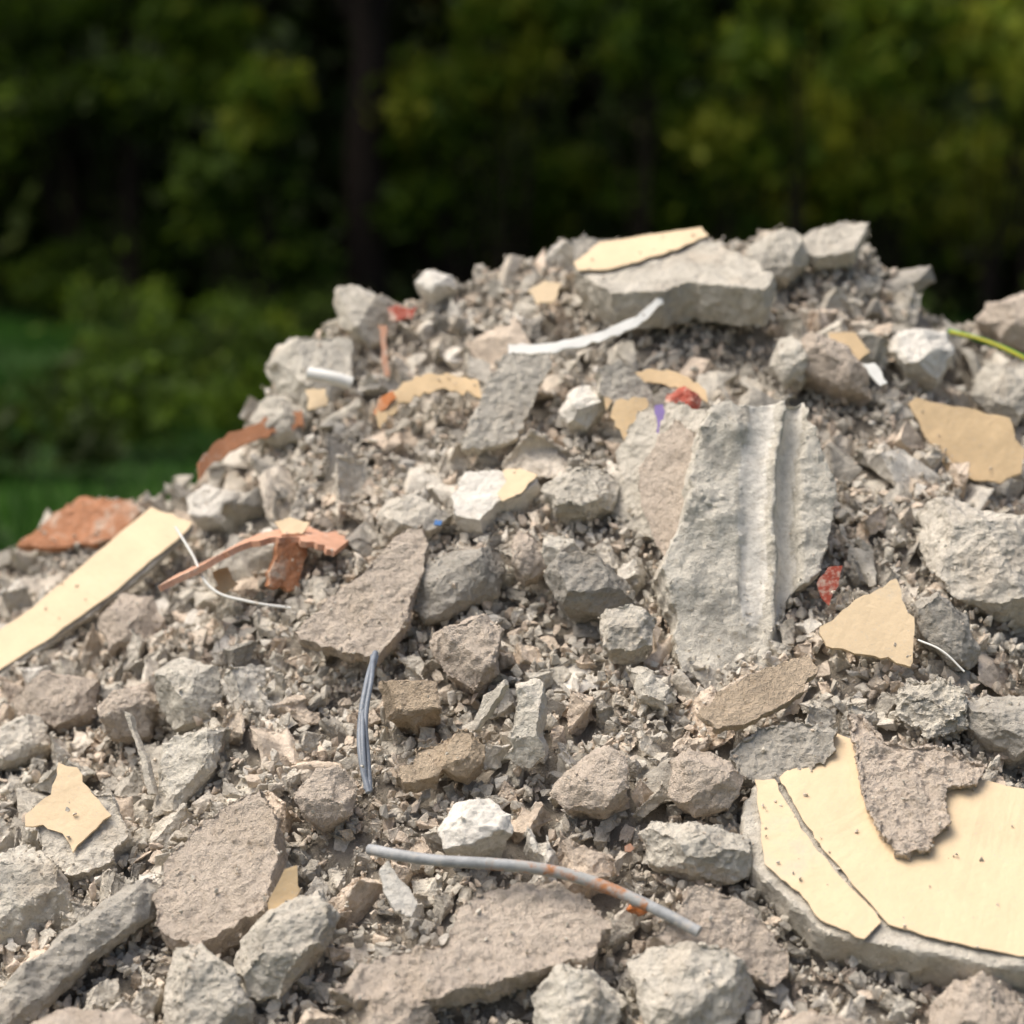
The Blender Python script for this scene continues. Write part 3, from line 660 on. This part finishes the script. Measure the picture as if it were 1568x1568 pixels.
specs=[(-.75,2.75,.55,.9),(.5,1.7,.65,.7),(3.5,2.2,.8,.95),(5.0,2.1,.8,.85),(-3.5,3.2,.5,.7),(-2.8,2.6,.4,.7),(-1,2.2,.4,.75),(2.6,2.4,.5,.6),
 (5.9,2.8,.5,.7),(3.0,3.5,.5,.6),(4.4,3.3,.5,.7),(5.6,3.4,.45,.7),(-5.4,.9,.5,.5),(4.3,1.0,.6,.45),(1.6,2.0,.5,.5),(-.9,1.4,.45,.6),(.1,3.3,.45,.95),(1.2,3.4,.6,.5),(-5.6,3.3,.6,.35),(-4.6,2.6,.5,.25),(-3.0,1.4,.6,.3),(-4.4,.6,.5,.4),(7.2,2.2,1,.5),(-7.4,2,1,.4),(2.4,1.2,.6,.45),(-2.3,.5,.45,.45),(-3.4,.35,.4,.4)]
for (x,z,r,t) in specs:
    y=random.uniform(19,21.5)
    plant("leafy_bush",(x+random.uniform(-.3,.3),y,0),bushc(x,y,z,r,t),int(500+1300*r*r),.12,LG,.04)
for i in range(34):
    x=random.uniform(-7,7) if i>26 else random.uniform(-5.5,-1.2);y=random.uniform(8,18.5);r=random.uniform(.2,.45)
    x=x*(y+4)/23
    plant("weed_clump",(x,y,0),bushc(x,y,r*.6,r,random.uniform(.1,.5),5),350,.07,LG,.012)
for (x,y,rd) in ((-1.75,20.5,.28),(-4.7,21.5,.12),(-5.6,22.5,.10),(1.9,23,.14),(-3.6,23,.13),(6.6,23,.2)):
    cl=[(x+random.uniform(-2,2),y+random.uniform(-1.5,1.5),random.uniform(4.8,8.5),random.uniform(.6,1.1),.35+random.uniform(-.15,.2)) for _ in range(14)]
    plant("broadleaf_tree",(x,y,0),cl,2600,.17,LG,rd,6.5)
n=100
C=np.stack([rng.uniform(-14,14,n),rng.uniform(23,27,n),rng.uniform(.3,6,n)],1)
V,F,k=leaves(C,rng.uniform(.7,1.6,n),24000,.24)
t=np.repeat(np.clip(rng.uniform(0,.95,n)[k]+rng.normal(0,.1,len(k)),0,1),4)
link(from_np("distant_trees",V,F,False,t),"distant_trees",None,LD)
bm=bmesh.new()
bmesh.ops.create_grid(bm,x_segments=80,y_segments=14,size=1)
for v in bm.verts:
    u,w=v.co.x,v.co.y;v.co=(u*60,36+w*8,max(-.2,(1-w*w)*9*(.85+.15*math.sin(u*19)))+random.uniform(-.3,.3))
me=bpy.data.meshes.new("hill");bm.to_mesh(me);bm.free()
MH=plain("undergrowth",(.016,.024,.009),1,.4,.5,1.0,.05,dust=.02);link(me,"hill",None,MH)
n=90000
x=rng.uniform(-10,8,n);y=2.0+19.5*rng.random(n)
h=rng.uniform(.05,.17,n)*(1+.8*np.sin(x*1.7)*np.sin(y*1.3));a=rng.uniform(0,6.28,n);w=.009
P=np.stack([x,y,np.zeros(n)],1);d=np.stack([np.cos(a)*w,np.sin(a)*w,np.zeros(n)],1)
tip=P+np.stack([rng.normal(0,.035,n),rng.normal(0,.035,n),h],1)
V=np.stack([P-d,P+d,tip],1).reshape(-1,3)
tt=np.clip(.45+.35*np.sin(x*.9+1)*np.sin(y*.7)+rng.normal(0,.15,n),0,1)
link(from_np("grass",V,np.arange(3*n).reshape(-1,3),False,np.repeat(tt,3)),"grass",None,GM)

# ------------------------------------------------------------------ light
to=Vector((-.42,.0,.9)).normalized()
el=math.asin(to.z);az=math.atan2(to.x,to.y)
W=bpy.data.worlds.new("World");S.world=W;W.use_nodes=True;nt=W.node_tree
sk=nt.nodes.new("ShaderNodeTexSky");sk.sky_type='NISHITA';sk.sun_disc=False;sk.sun_elevation=el;sk.sun_rotation=az
sk.dust_density=6;sk.air_density=1;sk.ozone_density=.5
nt.links.new(sk.outputs[0],nt.nodes["Background"].inputs[0]);nt.nodes["Background"].inputs[1].default_value=.15
ld=bpy.data.lights.new("sun",'SUN');ld.energy=2.9;ld.angle=math.radians(44);ld.color=(1,.96,.89)
lo=bpy.data.objects.new("sun",ld);COL.objects.link(lo);lo.rotation_euler=to.to_track_quat('Z','Y').to_euler()

# ------------------------------------------------------------------ camera
cam=bpy.data.cameras.new("camera");co=bpy.data.objects.new("camera",cam);COL.objects.link(co)
co.location=(0,-4,1.75);co.rotation_euler=(math.radians(90-9.2),0,0)
cam.sensor_width=36;cam.lens=72;cam.clip_end=2000;cam.clip_start=.05
cam.dof.use_dof=True;cam.dof.focus_distance=3.5;cam.dof.aperture_fstop=1.75
S.camera=co
S.view_settings.view_transform='Standard';S.view_settings.look='None';S.view_settings.exposure=0
print("placed",placed)
